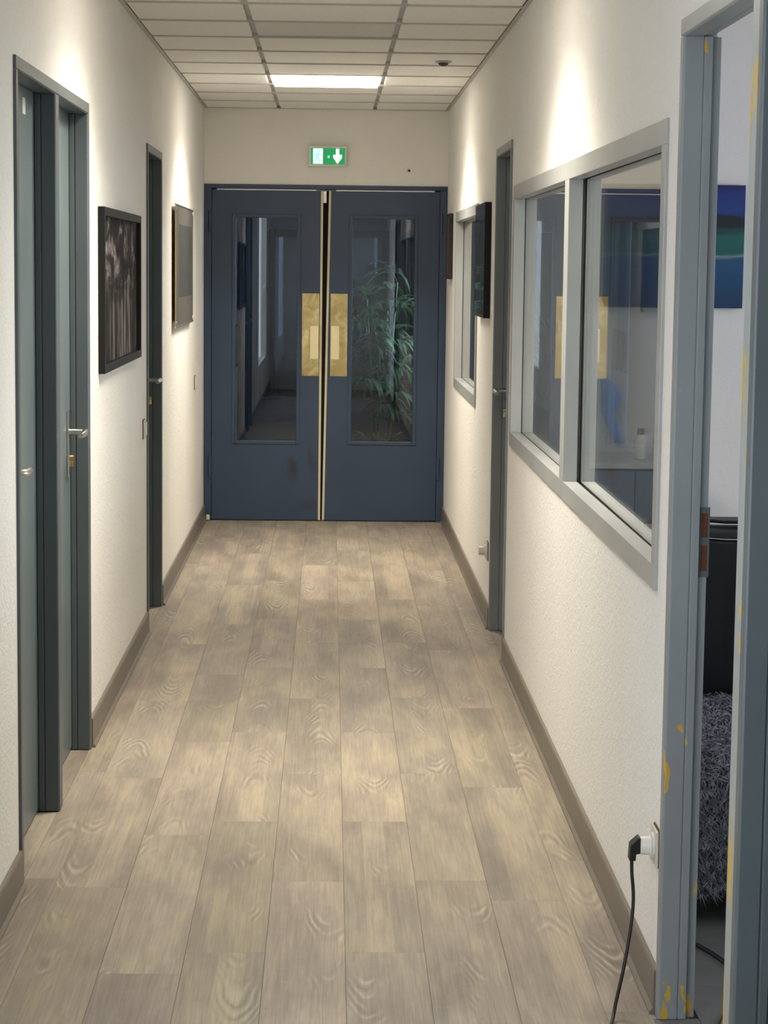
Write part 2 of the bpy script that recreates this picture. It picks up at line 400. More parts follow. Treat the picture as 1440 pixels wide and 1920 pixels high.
for x, s in ((XL, 1), (XR, -1)):
    BX(x+s*.0005, x+s*.018, -1, YD-.001, ZC-.003, ZC+.0).build('ceiling_trim', M['rail'], ceil)
BX(XL+.02, XR-.02, YD-.016, YD-.0005, ZC-.003, ZC).build('ceiling_trim', M['rail'], ceil)
det = empty('ceiling_detector', (.53, 10.40, ZC)); tag(det, 'small dark round detector on a ceiling tile right of the glowing panel', 'detector')
MB().tube([(.53, 10.40, ZC-.001), (.53, 10.40, ZC-.007)], [.040, .038], 24).build('base', M['rail'], det)
MB().tube([(.53, 10.40, ZC-.007), (.53, 10.40, ZC-.016), (.53, 10.40, ZC-.022)], [.026, .022, .010], 20).build('sensor_head', M['pot'], det)

# ------------------------------------------------------------------ door builder
def lever_handle(leaf, xf, s, y, z, d, plate=True, cyl='brass_small'):
    """xf = face of the leaf, s = direction out of the leaf into the corridor, d = direction of the lever along y"""
    if plate:
        pl = BX(xf+s*.0003, xf+s*.008, y-.020, y+.020, z-.150, z+.070).build('handle_plate', M['steel'], leaf, .002)
    else:
        pl = MB().tube([(xf+s*.0003, y, z), (xf+s*.009, y, z)], .026, 20).build('handle_rose', M['steel'], leaf)
    h = MB().tube([(xf+s*.008, y, z), (xf+s*.048, y, z), (xf+s*.058, y+d*.004, z), (xf+s*.062, y+d*.016, z), (xf+s*.062, y+d*.075, z-.001), (xf+s*.058, y+d*.125, z-.003)],
                  [.0105, .0105, .0115, .0115, .0105, .0085], 12)
    h.build('lever', M['steel'], leaf)
    if cyl:
        MB().tube([(xf+s*.004, y, z-.085), (xf+s*.022, y, z-.085)], .0095, 12).build('lock_cylinder', M[cyl], leaf)
        BX(xf+s*.004, xf+s*.020, y-.005, y+.005, z-.115, z-.088).build('lock_tab', M[cyl], leaf, .002)

def door(n, xf, s_in, a, b, label, handle=None, open_leaf=False, fm='frame', near_fm=None, leaf_m='leaf'):
    """s_in = direction from the corridor into the wall; a, b = outer ends of the frame along y"""
    root = empty('door_%d' % n, (xf, (a+b)/2, 0)); tag(root, label, 'door', kind='structure')
    fc, pr = .036, .008
    def prof(ui, uo):                                        # (u along y, w into the wall); ui = opening edge, uo = outer edge
        k = 1 if uo > ui else -1
        return [(uo, -pr), (ui+k*.004, -pr), (ui, -pr+.004), (ui, .034), (ui+k*.004, .0365), (ui+k*.001, .039), (ui+k*.001, .054), (ui+k*.014, .054), (ui+k*.014, WT+pr), (uo, WT+pr)]
    g = .0006
    for ui, uo, mt in ((a+(.060 if near_fm else fc), a+g, near_fm or fm), (b-fc, b-g, fm)):
        MB().prism(prof(ui, uo), 0.002, ZT-fc, lambda u, v, t: (xf+s_in*v, u, t)).build('jamb', M[mt], root, .0012)
    MB().prism(prof(ZT-fc, ZT), a+g, b-g, lambda u, v, t: (xf+s_in*v, t, u)).build('door_head', M[fm], root, .0012)
    xw = xf + s_in*.0555
    if not open_leaf:
        lf = BX(xw, xw+s_in*.038, a+fc-.012, b-fc+.012, .008, ZT-fc+.012).build('leaf', M[leaf_m], root, .002)
        if handle: lever_handle(lf, xw, -s_in, *handle)
    else:
        yh = a+fc-.010                                       # swung into the office, hinged on the near jamb
        x0 = xf+s_in*(WT+pr+.004)
        lf = BX(x0, x0+s_in*.69, yh-.040, yh-.002, .008, ZT-fc+.010).build('leaf', M[leaf_m], root, .002)
        hp = MB()
        BX(x0+.615, x0+.655, yh-.002, yh+.005, .92, 1.14).build('handle_plate', M['steel'], lf, .002)
        MB().tube([(x0+.635, yh+.004, 1.07), (x0+.635, yh+.050, 1.07), (x0+.62, yh+.058, 1.07), (x0+.52, yh+.056, 1.068)], .010, 10).build('lever', M['steel'], lf)
        for z in (.25, 1.05, 1.85): MB().tube([(x0-.004, yh+.004, z), (x0-.004, yh+.004, z+.09)], .008, 10).build('hinge', M['steel'], root)
    return root, lf
_, lf1 = door(1, XL, -1, *DL[0], 'nearest blue grey door in the left wall, first of the adjoining pair', (5.575, 1.078, 1))
BX(XL-.0548, XL-.0553, 6.02, 6.075, 2.035, 2.080).build('sticker', M['white'], lf1)
door(2, XL, -1, *DL[1], 'blue grey door in the left wall, second of the adjoining pair, with long handle plate', (6.990, 1.078, -1))
door(3, XL, -1, *DL[2], 'narrow looking dark slate door between the two wall pictures on the left', (10.045, 1.085, -1))
door(5, XR, 1, *D5, 'blue grey door in the right wall between the wide window and the black frame', (9.430, 1.085, -1, False, 'steel'), False, 'frame_half_shade')
d6, _ = door(6, XR, 1, *D6, 'open doorway with chipped slate frame at the right edge, leading to the office', None, True, 'frame_chip', 'frame_worn')
door(7, XR, 1, *D7, 'door frame at the far right edge of the picture, nearest to the viewer', (3.00, 1.078, 1))
# keep plates in the rebate of the open door's far jamb
yj = D6[1]-.036+.014
xk = XR+.056
kp = MB(); y0_, y1_ = yj-.0022, yj-.0004
zs = [.975, .988, 1.043, 1.060, 1.112, 1.125]
kp.box(xk, xk+.022, y0_, y1_, zs[0], zs[1]).box(xk, xk+.022, y0_, y1_, zs[2], zs[3]).box(xk, xk+.022, y0_, y1_, zs[4], zs[5])
kp.box(xk, xk+.004, y0_, y1_, zs[1], zs[2]).box(xk+.018, xk+.022, y0_, y1_, zs[1], zs[2]).box(xk, xk+.004, y0_, y1_, zs[3], zs[4]).box(xk+.018, xk+.022, y0_, y1_, zs[3], zs[4])
sp = kp.build('strike_plate', M['frame'], d6)
for z0, z1 in ((zs[1], zs[2]), (zs[3], zs[4])): BX(xk+.004, xk+.018, yj-.0008, yj-.0004, z0, z1).build('latch_hole', M['brown_hole'], sp)

# ------------------------------------------------------------------ windows in the right wall
def window(n, a, b, z0, z1, label):
    root = empty('window_%d' % n, (XR, (a+b)/2, z0)); tag(root, label, 'window', kind='structure')
    def ring(name, e0, e1, xa, xb, mat, bev=.0015):
        A, B_, Z0, Z1 = a+e0, b-e0, z0+e0, z1-e0; k = e1-e0
        for q in (MB().box(xa, xb, A, A+k, Z0+k, Z1-k), MB().box(xa, xb, B_-k, B_, Z0+k, Z1-k)): q.build(name+'_post', M[mat], root, bev)
        BX(xa, xb, A, B_, Z0, Z0+k).build(name+'_sill', M[mat], root, bev)
        BX(xa, xb, A, B_, Z1-k, Z1).build(name+'_head', M[mat], root, bev)
    ring('frame', .0006, .056, XR-.008, XR+.036, 'window_paint')
    ring('gasket', .0130, .0566, XR+.0361, XR+.0370, 'gap', 0)
    k = .0022 if n == 1 else 0.0                              # the near pane sits a few millimetres out of parallel
    xa, xc, ya, yc = XR+.0374, XR+.0374+2*k, a+.0140, b-.0140
    MB().hexa([(xa, ya, z0+.014), (xa+.0055, ya, z0+.014), (xc+.0055, yc, z0+.014), (xc, yc, z0+.014)], [(xa, ya, z1-.014), (xa+.0055, ya, z1-.014), (xc+.0055, yc, z1-.014), (xc, yc, z1-.014)]).build('pane', M['glass'], root)
    ring('back_frame', .0130, .058, XR+.0480, XR+.0740, 'window_paint')
    for z in (1.20, 1.42, 1.63):
        BX(XR+.027, XR+.0355, a+.0562, a+.0600, z, z+.045).build('glazing_clip', M['white'], root)
    return root
window(1, *WN[0], 'near half of the wide grey framed interior window, beside the open doorway')
window(2, *WN[1], 'far half of the wide grey framed interior window, next to the closed grey door')
window(3, *WN[2], 'far interior window behind the black framed picture, close to the double doors')

# ------------------------------------------------------------------ blue double doors
def glazed_doors(n, YF, label, stained=False, glass='door_glass'):
    root = empty('door_%d' % n, (-.034, YF, 0)); tag(root, label, 'door', kind='structure')
    B0, B1 = XL+.001, XR-.001
    BX(B0, B0+.046, YF-.010, YF+.070, .001, 2.105).build('jamb', M['blue'], root, .003)
    BX(B1-.046, B1, YF-.010, YF+.070, .001, 2.105).build('jamb', M['blue'], root, .003)
    BX(B0, B1, YF-.010, YF+.070, 2.105, ZT-.0125).build('door_head', M['blue'], root, .003)
    for x0, x1 in ((B0+.045, B0+.085), (B1-.085, B1-.045)):
        BX(x0, x1, YF+.048, YF+.069, .001, 2.105).build('door_stop', M['blue'], root, .002)
    yf, yb = YF+.002, YF+.042
    hy = {}
    # outline of each leaf: hinge side straight, meeting edge a little out of plumb
    specs = (('left', B0+.049, (-.070, -.066), (-.619, -.196), -1), ('right', B1-.049, (-.030, -.002), (.120, .545), 1))
    for nm, xh, (xb_, xt_), (g0, g1), sd in specs:
        m_ = M['blue_stained'] if (stained and nm == 'left') else M['blue']
        z0, z1, gz0, gz1 = .008, 2.095, .498, 1.941
        ex = lambda z: xb_ + (xt_-xb_)*(z-z0)/(z1-z0)
        b = MB()
        b.box(xh, g0 if nm == 'left' else g1, yf, yb, z0, z1)                       # hinge stile
        mi = g1 if nm == 'left' else g0
        def quad(za, zb, xin):
            p = [(xin, ex(za)), (xin, ex(zb))]
            l0, r0 = sorted((xin, ex(za))); l1, r1 = sorted((xin, ex(zb)))
            b.hexa([(l0, yf, za), (r0, yf, za), (r0, yb, za), (l0, yb, za)], [(l1, yf, zb), (r1, yf, zb), (r1, yb, zb), (l1, yb, zb)])
        quad(z0, z1, mi)
        b.box(g0, g1, yf, yb, z0, gz0); b.box(g0, g1, yf, yb, gz1, z1)
        lf = b.build('leaf', m_, root)
        # glazing bead, pane
        k = .017
        for q in (BX(g0-.006, g0+k, yf-.007, yf+.014, gz0-.006, gz1+.006), BX(g1-k, g1+.006, yf-.007, yf+.014, gz0-.006, gz1+.006),
                  BX(g0+k, g1-k, yf-.007, yf+.014, gz0-.006, gz0+k), BX(g0+k, g1-k, yf-.007, yf+.014, gz1-k, gz1+.006)):
            q.build('glazing_bead', M['blue'], lf, .003)
        BX(g0+.001, g1-.001, yf+.018, yf+.024, gz0+.001, gz1-.001).build('pane', M[glass], lf)
        # cream meeting edge
        e0, e1 = ((0.0003, .014) if nm == 'left' else (-.014, -.0003))
        q = MB().hexa([(xb_+e0, yf-.002, z0), (xb_+e1, yf-.002, z0), (xb_+e1, yb, z0), (xb_+e0, yb, z0)], [(xt_+e0, yf-.002, z1), (xt_+e1, yf-.002, z1), (xt_+e1, yb, z1), (xt_+e0, yb, z1)])
        q.build('meeting_edge', M['cream'], lf)
        if nm == 'left':
            BX(-.064, -.008, yb+.001, yb+.012, z0, z1).build('rebate_strip', M['gap'], lf)
            BX(-.052, -.030, yf-.001, yf+.030, 2.020, 2.094).build('top_latch', M['steel'], lf, .002)
        # push plate and box pull
        if stained:
            p0, p1 = ((-.180, -.0705) if nm == 'left' else (.0003, .108))
            pp = BX(p0, p1, yf-.0035, yf-.0003, .929, 1.452).build('push_plate', M['brass'], lf, .001)
            h0, h1 = ((-.128, -.0745) if nm == 'left' else (.004, .056))
            hb = MB().box(h0, h1, yf-.052, yf-.044, 1.038, 1.247).box(h0, h0+.008, yf-.044, yf-.004, 1.038, 1.247).box(h1-.008, h1, yf-.044, yf-.004, 1.038, 1.247).box(h0+.008, h1-.008, yf-.044, yf-.004, 1.038, 1.046).box(h0+.008, h1-.008, yf-.044, yf-.004, 1.239, 1.247)
            hb.build('pull_box', M['brass_box'], lf, .002)
        # hinges
        xx = xh - .012 if nm == 'left' else xh + .012
        for z in (.275, 1.828):
            MB().tube([(xx, yf-.016, z), (xx, yf-.016, z+.140)], .0105, 14).build('hinge', M['blue'], lf)
            BX(xx-.016, xx+.016, yf-.013, yf-.0122, z+.002, z+.138).build('hinge_leaf', M['blue'], lf)
        # pale strip standing in for the lit line along the top
        BX(min(xh, xt_)+.03, max(xh, xt_)-.03, yf-.001, yf+.006, 2.0955, 2.101).build('top_highlight', M['steel'], lf)
    return root
glazed_doors(4, YD, 'slate blue glazed double doors with brass plates closing the corridor', True)
glazed_doors(8, 18.2, 'second set of blue glazed double doors seen through the panes of the first')
ds = empty('door_stop', (-.765, YD-.03, 0)); tag(ds, 'small cream door stop at the foot of the left blue jamb', 'door stop')
MB().tube([(-.772, YD-.030, .004), (-.772, YD-.030, .010)], .014, 14).build('base', M['steel'], ds)
MB().tube([(-.772, YD-.030, .010), (-.772, YD-.030, .034), (-.772, YD-.030, .040)], [.012, .012, .008], 14).build('buffer', M['cream'], ds)
pin = MB().tube([(.487, YD-.0005, 2.227), (.487, YD-.012, 2.227)], [.006, .008], 10).build('wall_pin', M['brown_hole'])
tag(pin, 'tiny brown pin in the cream wall right of the exit sign', 'pin')

# exit sign
ex_ = empty('exit_sign', (-.026, YD, 2.246)); tag(ex_, 'lit green emergency exit sign above the blue double doors', 'exit sign')
x0, x1, z0, z1 = -.145, .094, 2.246, 2.372; yw = YD-.0005
BX(x0, x1, yw-.030, yw, z0, z1).build('housing', M['white'], ex_, .006)
fr = MB(); k = .012
fr.box(x0, x1, yw-.040, yw-.0305, z0, z0+k).box(x0, x1, yw-.040, yw-.0305, z1-k, z1).box(x0, x0+k, yw-.040, yw-.0305, z0+k, z1-k).box(x1-k, x1, yw-.040, yw-.0305, z0+k, z1-k)
fr.build('rim', M['white'], ex_, .002)
yp = yw-.0345
BX(x0+k, x1-k, yp, yw-.0305, z0+k, z1-k).build('green_panel', M['sign_green'], ex_)
def flat(name, polys, mat, y0, y1):
    b = MB()
    for p in polys: b.prism(p, y0, y1, lambda u, v, t: (u, t, v))
    return b.build(name, M[mat], ex_)
cxm, czm = -.087, 2.309
flat('door_symbol', [[(cxm-.030, z0+k+.004), (cxm+.030, z0+k+.004), (cxm+.030, z1-k-.004), (cxm-.030, z1-k-.004)]], 'sign_white', yp-.0012, yp)
def limb(x0, z0, x1, z1, w):
    d = Vector((x1-x0, z1-z0)).normalized(); n = Vector((-d.y, d.x))*w/2
    return [(x0+n.x, z0+n.y), (x1+n.x, z1+n.y), (x1-n.x, z1-n.y), (x0-n.x, z0-n.y)]
man = [[(cxm+.004+.009*math.cos(a), czm+.032+.009*math.sin(a)) for a in [k_*math.pi/6 for k_ in range(12)]],
       limb(cxm+.002, czm+.022, cxm-.006, czm-.008, .018), limb(cxm, czm+.018, cxm+.018, czm+.006, .007), limb(cxm+.018, czm+.006, cxm+.024, czm+.014, .006),
       limb(cxm, czm+.018, cxm-.020, czm+.012, .007), limb(cxm-.020, czm+.012, cxm-.023, czm-.002, .006), limb(cxm-.005, czm-.006, cxm+.010, czm-.018, .010),
       limb(cxm+.010, czm-.018, cxm+.008, czm-.042, .009), limb(cxm-.006, czm-.006, cxm-.014, czm-.024, .010), limb(cxm-.014, czm-.024, cxm-.028, czm-.030, .009)]
flat('running_figure', man, 'sign_cyan', yp-.0024, yp-.0013)
ax = .036
flat('down_arrow', [[(ax-.010, z1-k-.004), (ax-.010, czm+.010), (ax-.027, czm+.010), (ax-.027, czm-.008), (ax, z0+k+.004), (ax+.027, czm-.008), (ax+.027, czm+.010), (ax+.010, czm+.010), (ax+.010, z1-k-.004)]], 'sign_white', yp-.0012, yp)
flat('small_symbol', [limb(-.020, czm-.010, -.020, czm+.004, .012)], 'sign_cyan', yp-.0012, yp)

# ------------------------------------------------------------------ pictures
def m_trees():
    t = NT('dark_forest_photograph'); p = t.pos((1, 1, 1))
    v = t.node('ShaderNodeSeparateXYZ', {0: p}).outputs
    fol = t.noise(t.pos((1, 3.2, 7.5)), 1.6, 5, .62, .5)                      # sky showing through foliage, upper half
    ray = t.noise(t.pos((1, 8.0, 1.3)), 1.5, 4, .6, .4)                       # pale shafts, lower half
    hi = t.ramp(t.math('SUBTRACT', v[2], 1.0), (.44, K1), (.58, W1))
    mid = t.math('ABSOLUTE', t.math('SUBTRACT', v[1], 8.22))
    f1 = t.math('ADD', fol, t.math('MULTIPLY', t.math('SUBTRACT', 8.15, v[1]), .06))
    f2 = t.math('SUBTRACT', t.math('ADD', ray, .10), t.math('MULTIPLY', mid, .22))
    f = t.math('ADD', t.math('MULTIPLY', f1, hi), t.math('MULTIPLY', f2, t.math('SUBTRACT', 1.0, hi)))
    trunk = t.ramp(t.math('ABSOLUTE', t.math('ADD', t.math('SUBTRACT', v[1], 8.26), t.math('MULTIPLY', t.math('SUBTRACT', t.noise(t.pos((0, 0, 5)), 1, 2), .5), .10))), (.010, W1), (.030, K1))
    c = t.ramp(f, (.42, (.016, .014, .014)), (.52, (.035, .031, .030)), (.60, (.17, .145, .135)), (.70, (.42, .37, .34)))
    c = t.mix(trunk, c, (.012, .010, .010, 1))
    return t.set(c, .75, 0, .15)
M['trees'] = m_trees()
def tray_frame(name, xf, s, y0, y1, z0, z1, dep, bar, rec, fmat, pmat, label, group=None, glaze=None):
    root = empty(name, (xf, (y0+y1)/2, z0)); tag(root, label, 'picture', group)
    xa, xb = xf+s*.001, xf+s*dep
    BX(xa, xb, y0, y0+bar, z0, z1).build('frame_side', M[fmat], root, .002); BX(xa, xb, y1-bar, y1, z0, z1).build('frame_side', M[fmat], root, .002)
    BX(xa, xb, y0+bar, y1-bar, z0, z0+bar).build('frame_bottom', M[fmat], root, .002); BX(xa, xb, y0+bar, y1-bar, z1-bar, z1).build('frame_top', M[fmat], root, .002)
    BX(xa, xb-s*rec, y0+bar, y1-bar, z0+bar, z1-bar).build('print', M[pmat], root)
    if glaze: BX(xb-s*(rec-.0008), xb-s*(rec-.003), y0+bar, y1-bar, z0+bar, z1-bar).build('glazing', M['glass'], root)
    return root
tray_frame('framed_photograph', XL, 1, 7.42, 8.85, 1.245, 1.820, .024, .030, .017, 'black', 'trees', 'black framed dark monochrome photograph of trees on the left wall')

def m_rects(name, base, mat_col, rect, inner, rough=.3, rect2=None):
    t = NT(name); p = t.pos(); v = t.node('ShaderNodeSeparateXYZ', {0: p}).outputs
    def inside(y0, y1, z0, z1):
        a = t.math('MULTIPLY', t.math('GREATER_THAN', v[1], y0), t.math('LESS_THAN', v[1], y1))
        b = t.math('MULTIPLY', t.math('GREATER_THAN', v[2], z0), t.math('LESS_THAN', v[2], z1))
        return t.math('MULTIPLY', a, b)
    n = t.noise(t.pos((1, 3, 6)), 2.5, 5, .6)
    c = t.ramp(n, (.3, tuple(x*.85 for x in base[:3])), (.7, base))
    if rect2: c = t.mix(inside(*rect2), c, mat_col)
    d = t.ramp(n, (.3, tuple(x*.7 for x in inner[:3])), (.7, inner))
    c = t.mix(inside(*rect), c, d)
    return t.set(c, rough, 0, .2)
M['grey_print'] = m_rects('grey_abstract_print', S(88, 84, 80), None, (11.05, 12.08, 1.455, 1.83), S(64, 66, 64), .75)
pb = empty('wall_panel', (XL, 11.5, 1.30)); tag(pb, 'grey printed panel held off the left wall by corner pins, near the double doors', 'picture')
px0, px1 = XL+.0175, XL+.0205
BX(px0, px1, 10.86, 12.19, 1.312, 1.922).build('panel', M['grey_print'], pb)
for nm, q in (('panel_edge', BX(px0-.0005, px1+.0006, 10.852, 10.8595, 1.312, 1.922)), ('panel_edge', BX(px0-.0005, px1+.0006, 12.1905, 12.197, 1.312, 1.922))): q.build(nm, M['brass_small'], pb)
for z in (1.328, 1.905):
    for y in (10.885, 12.16): MB().tube([(XL+.0005, y, z), (px1+.004, y, z)], .011, 12).build('corner_pin', M['ivory'], pb)
for nm, q in (('back_batten', BX(XL+.002, px0-.0006, 10.94, 10.965, 1.392, 1.842)), ('back_batten', BX(XL+.002, px0-.0006, 12.09, 12.115, 1.392, 1.842)),
              ('back_batten', BX(XL+.002, px0-.0006, 10.966, 12.089, 1.817, 1.842)), ('back_batten', BX(XL+.002, px0-.0006, 10.966, 12.089, 1.392, 1.417))): q.build(nm, M['wood_orange'], pb)
MB().tube([(px1-.002, 10.855, 1.926), (px1-.002, 12.195, 1.926)], .0055, 8).build('top_rod', M['steel'], pb)
MB().tube([(px1-.002, 10.855, 1.308), (px1-.002, 12.195, 1.308)], .0055, 8).build('bottom_rod', M['steel'], pb)

M['mat_print'] = m_rects('dark_print_with_mount', S(92, 98, 94), S(92, 98, 94), (9.98, 10.36, 1.475, 1.845), S(52, 58, 56), .35)
tray_frame('black_frame', XR, -1, 9.850, 10.480, 1.395, 1.925, .031, .012, .003, 'black', 'mat_print', 'deep black picture frame beside the grey door on the right wall', None, True)
tray_frame('small_dark_frame', XR, -1, 12.93, 13.22, 1.555, 1.948, .026, .012, .004, 'dark_red', 'grey_print', 'small dark brown frame seen edge-on next to the blue right jamb')

# ------------------------------------------------------------------ switches, sockets, cable
def wall_plate(name, xf, s, y, z, label, cat, sock=False):
    r_ = empty(name, (xf, y, z-.04)); tag(r_, label, cat)
    BX(xf+s*.0005, xf+s*.0035, y-.042, y+.042, z-.042, z+.042).build('shadow_backing', M['brown_hole'], r_)  # brown sheet imitates the shadow gap around the plate
    BX(xf+s*.0037, xf+s*.010, y-.040, y+.040, z-.040, z+.040).build('plate', M['ivory'], r_, .002)
    if sock:
        MB().tube([(xf+s*.0102, y, z), (xf+s*.016, y, z)], .030, 24).build('socket_ring', M['white'], r_)
    else:
        BX(xf+s*.0102, xf+s*.0145, y-.028, y+.028, z-.028, z+.028).build('rocker', M['white'], r_, .002)
    return r_
wall_plate('light_switch', XL, 1, 9.20, .920, 'ivory light switch on the left wall beside the dark slate door', 'light switch')
wall_plate('light_switch', XL, 1, 12.68, .932, 'ivory light switch on the left wall under the grey panel near the double doors', 'light switch')
so = wall_plate('wall_socket', XR, -1, 9.72, .335, 'white wall socket low on the right wall beyond the closed grey door', 'wall socket', True)
MB().tube([(XR-.0162, 9.72, .335), (XR-.040, 9.72, .335), (XR-.043, 9.72, .335)], [.021, .021, .018], 20).build('socket_cover', M['ivory'], so)
s2 = wall_plate('wall_socket', XR, -1, 4.592, .362, 'cream wall socket beside the open doorway with a black plug in it', 'wall socket', True)
pg = empty('power_plug', (XR-.02, 4.592, .362)); tag(pg, 'black angled power plug on a white adaptor in the near right wall socket', 'plug')
MB().tube([(XR-.0165, 4.592, .362), (XR-.020, 4.592, .362), (XR-.038, 4.592, .362), (XR-.040, 4.592, .362)], [.027, .0215, .020, .018], 20).build('adaptor', M['white'], pg)
b = MB(); yq0, yq1 = 4.576, 4.608
b.prism([(XR-.0405, .383), (XR-.044, .383), (XR-.062, .366), (XR-.064, .330), (XR-.050, .330), (XR-.049, .345), (XR-.0405, .346)], yq0, yq1, lambda u, v, t: (u, t, v))
b.build('plug_body', M['rubber'], pg, .003)
def spline(P, n=10):
    P = [Vector(p) for p in P]; Q = [2*P[0]-P[1]] + P + [2*P[-1]-P[-2]]; out = []
    for i in range(1, len(Q)-2):
        for k in range(n):
            t = k/n; a, b_, c, d = Q[i-1], Q[i], Q[i+1], Q[i+2]
            out.append(.5*((2*b_)+(-a+c)*t+(2*a-5*b_+4*c-d)*t*t+(-a+3*b_-3*c+d)*t**3))
    return out + [P[-1]]
cab = MB().tube(spline([(XR-.057, 4.592, .334), (XR-.056, 4.590, .30), (XR-.052, 4.585, .245), (XR-.058, 4.572, .18), (XR-.075, 4.545, .10), (XR-.095, 4.510, .035), (XR-.112, 4.455, .0042), (XR-.15, 4.33, .0042), (XR-.25, 4.0, .0042), (XR-.2, 3.5, .0042), (XR-.28, 2.9, .0042)]), .0040, 8).build('power_cable', M['rubber'])
tag(cab, 'black power cable hanging from the near socket down to the floor', 'cable')

# ------------------------------------------------------------------ office behind the wide window
OX0, OX1, OY0, OY1 = XR+WT, 4.2, 2.50, 8.62
of = BX(OX0-.02, OX1, OY0, OY1, -.06, -.004).build('floor', M['gap']); tag(of, 'dark grey board floor of the office seen through the open doorway', 'floor', kind='structure')
for i in range(0, 17):
    xa = OX0+.02+i*.20
    if xa > 1.9: break
    yy = OY0+.02 + (i % 3)*.37 - .8
    while yy < OY1-.05:
        a, b_ = max(yy, OY0+.005), min(yy+1.0, OY1-.005)
        if b_-a > .05: plank(xa, xa+.20, a, b_, of, 'plank_dark')
        yy += 1.0
BX(1.84+.02, OX1, OY0, OY1, -.0038, 0).build('floor_sheet', M['plank_dark'], of)
BX(XR-.015, OX0+.018, D6[0]+.03, D6[1]-.03, -.0038, .0015).build('threshold', M['plank_dark'], of)
ow = BX(OX0, OX1+.1, OY1, OY1+.08, -.06, ZC+.03).build('wall_office_end', M['office_wall']); tag(ow, 'pale end wall of the office carrying the blue painting', 'wall', kind='structure')
ow = BX(OX0, OX1+.1, OY0-.1, OY0, -.06, ZC+.03).build('wall_office_near', M['office_wall']); tag(ow, 'pale near wall of the office behind the open door', 'wall', kind='structure')
oq = MB().box(OX1, OX1+.1, OY0, 3.4, -.06, ZC+.03).box(OX1, OX1+.1, 7.8, OY1, -.06, ZC+.03).box(OX1, OX1+.1, 3.4, 7.8, -.06, .8).box(OX1, OX1+.1, 3.4, 7.8, 2.3, ZC+.03).build('wall_office_outer', M['office_wall'])  # unseen opening added to bring daylight into the office
tag(oq, 'outer wall of the office with an added wide daylight opening', 'wall', kind='structure')
oc = BX(OX0, OX1, OY0, OY1, ZC, ZC+.1).build('ceiling', M['tile']); tag(oc, 'white ceiling of the office glimpsed above the doorway', 'ceiling', kind='structure')
# second room behind the far window, and the lobby behind the double doors
rb = MB().box(OX0, 3.4, YD+.02, YD+.12, -.06, ZC+.03).box(3.4, 3.5, OY1+.08, YD+.12, -.06, ZC+.03).box(OX0, 3.4, OY1+.08, YD+.02, ZC, ZC+.1).build('wall_back_room', M['office_wall'])
tag(rb, 'plain pale walls of the room behind the far interior window', 'wall', kind='structure')
fb = BX(OX0-.02, 3.4, OY1+.08, YD+.02, -.06, 0).build('floor', M['plank_dark']); tag(fb, 'dark floor of the room behind the far interior window', 'floor', kind='structure')

def m_painting():
    t = NT('blue_banded_painting'); p = t.pos(); v = t.node('ShaderNodeSeparateXYZ', {0: p}).outputs
    n = t.noise(t.pos((1.5, 1, 14)), 2.2, 5, .65, .3)
    z = t.math('ADD', t.math('DIVIDE', t.math('SUBTRACT', v[2], 1.47), .50), t.math('MULTIPLY', t.math('SUBTRACT', n, .5), .16))
    c = t.ramp(z, (0, (.004, .030, .09)), (.30, (.003, .055, .15)), (.40, (.006, .06, .15)), (.425, (.18, .24, .24)), (.45, (.003, .08, .09)), (.58, (.004, .10, .09)), (.66, (.002, .010, .02)), (.72, (.002, .006, .016)), (.78, (.002, .035, .20)), (.90, (.004, .025, .18)), (1, (.005, .008, .10)))
    return t.set(c, .3, 0, .5)
M['painting'] = m_painting()
pa = empty('canvas_painting', (1.37, OY1-.02, 1.47)); tag(pa, 'unframed blue and teal banded painting on the office end wall', 'painting')
BX(1.08, 1.655, OY1-.024, OY1-.0205, 1.475, 1.965).build('canvas', M['painting'], pa)
BX(1.085, 1.65, OY1-.0204, OY1-.0005, 1.480, 1.960).build('stretcher', M['pot'], pa)
hk = MB().tube([(1.262, OY1-.0005, 1.473-.01), (1.262, OY1-.02, 1.463), (1.262, OY1-.026, 1.470)], .008, 8).build('wall_hook', M['white']); tag(hk, 'small white hook under the blue painting in the office', 'hook')

# low cabinet with things on it, under the painting
cb = empty('low_cabinet', (1.24, 8.35, 0)); tag(cb, 'grey low cabinet against the office end wall, seen through the window', 'cabinet')
BX(.96, 1.38, 8.12, OY1-.006, .03, .868).build('body', M['grey_metal'], cb, .003)
BX(.95, 1.39, 8.10, OY1-.004, .8685, .890).build('top', M['ivory'], cb, .003)
for x0 in (.965, 1.173): 
    dr = BX(x0, x0+.202, 8.102, 8.119, .05, .86).build('cabinet_door', M['grey_metal'], cb, .002)
    BX(x0+.165 if x0 < 1 else x0+.03, x0+.177 if x0 < 1 else x0+.042, 8.085, 8.1015, .55, .68).build('handle', M['steel'], dr, .002)
bo = empty('spray_bottle', (1.215, 8.30, .891)); tag(bo, 'small white bottle standing on the grey cabinet in the office', 'bottle')
MB().tube([(1.215, 8.30, .8915), (1.215, 8.30, .905), (1.215, 8.30, .965), (1.215, 8.30, .985)], [.026, .028, .028, .014], 16).build('body', M['white'], bo)
MB().tube([(1.215, 8.30, .9852), (1.215, 8.30, 1.010)], [.014, .012], 14).build('cap', M['grey_metal'], bo)
bx_ = empty('paper_box', (1.32, 8.31, .891)); tag(bx_, 'pale open box beside the bottle on the grey cabinet', 'box')
BX(1.275, 1.37, 8.25, 8.37, .8915, .955).build('body', M['white'], bx_, .003)
BX(1.270, 1.375, 8.245, 8.375, .9555, .968).build('lid', M['ivory'], bx_, .003)
cl = MB(); rows_ = []
prof = [(1.100, 1.190, .012), (1.118, 1.165, .026), (1.135, 1.120, .034), (1.128, 1.075, .030), (1.118, 1.045, .020), (1.135, 1.010, .022), (1.155, .960, .020), (1.170, .915, .008)]
n = 10
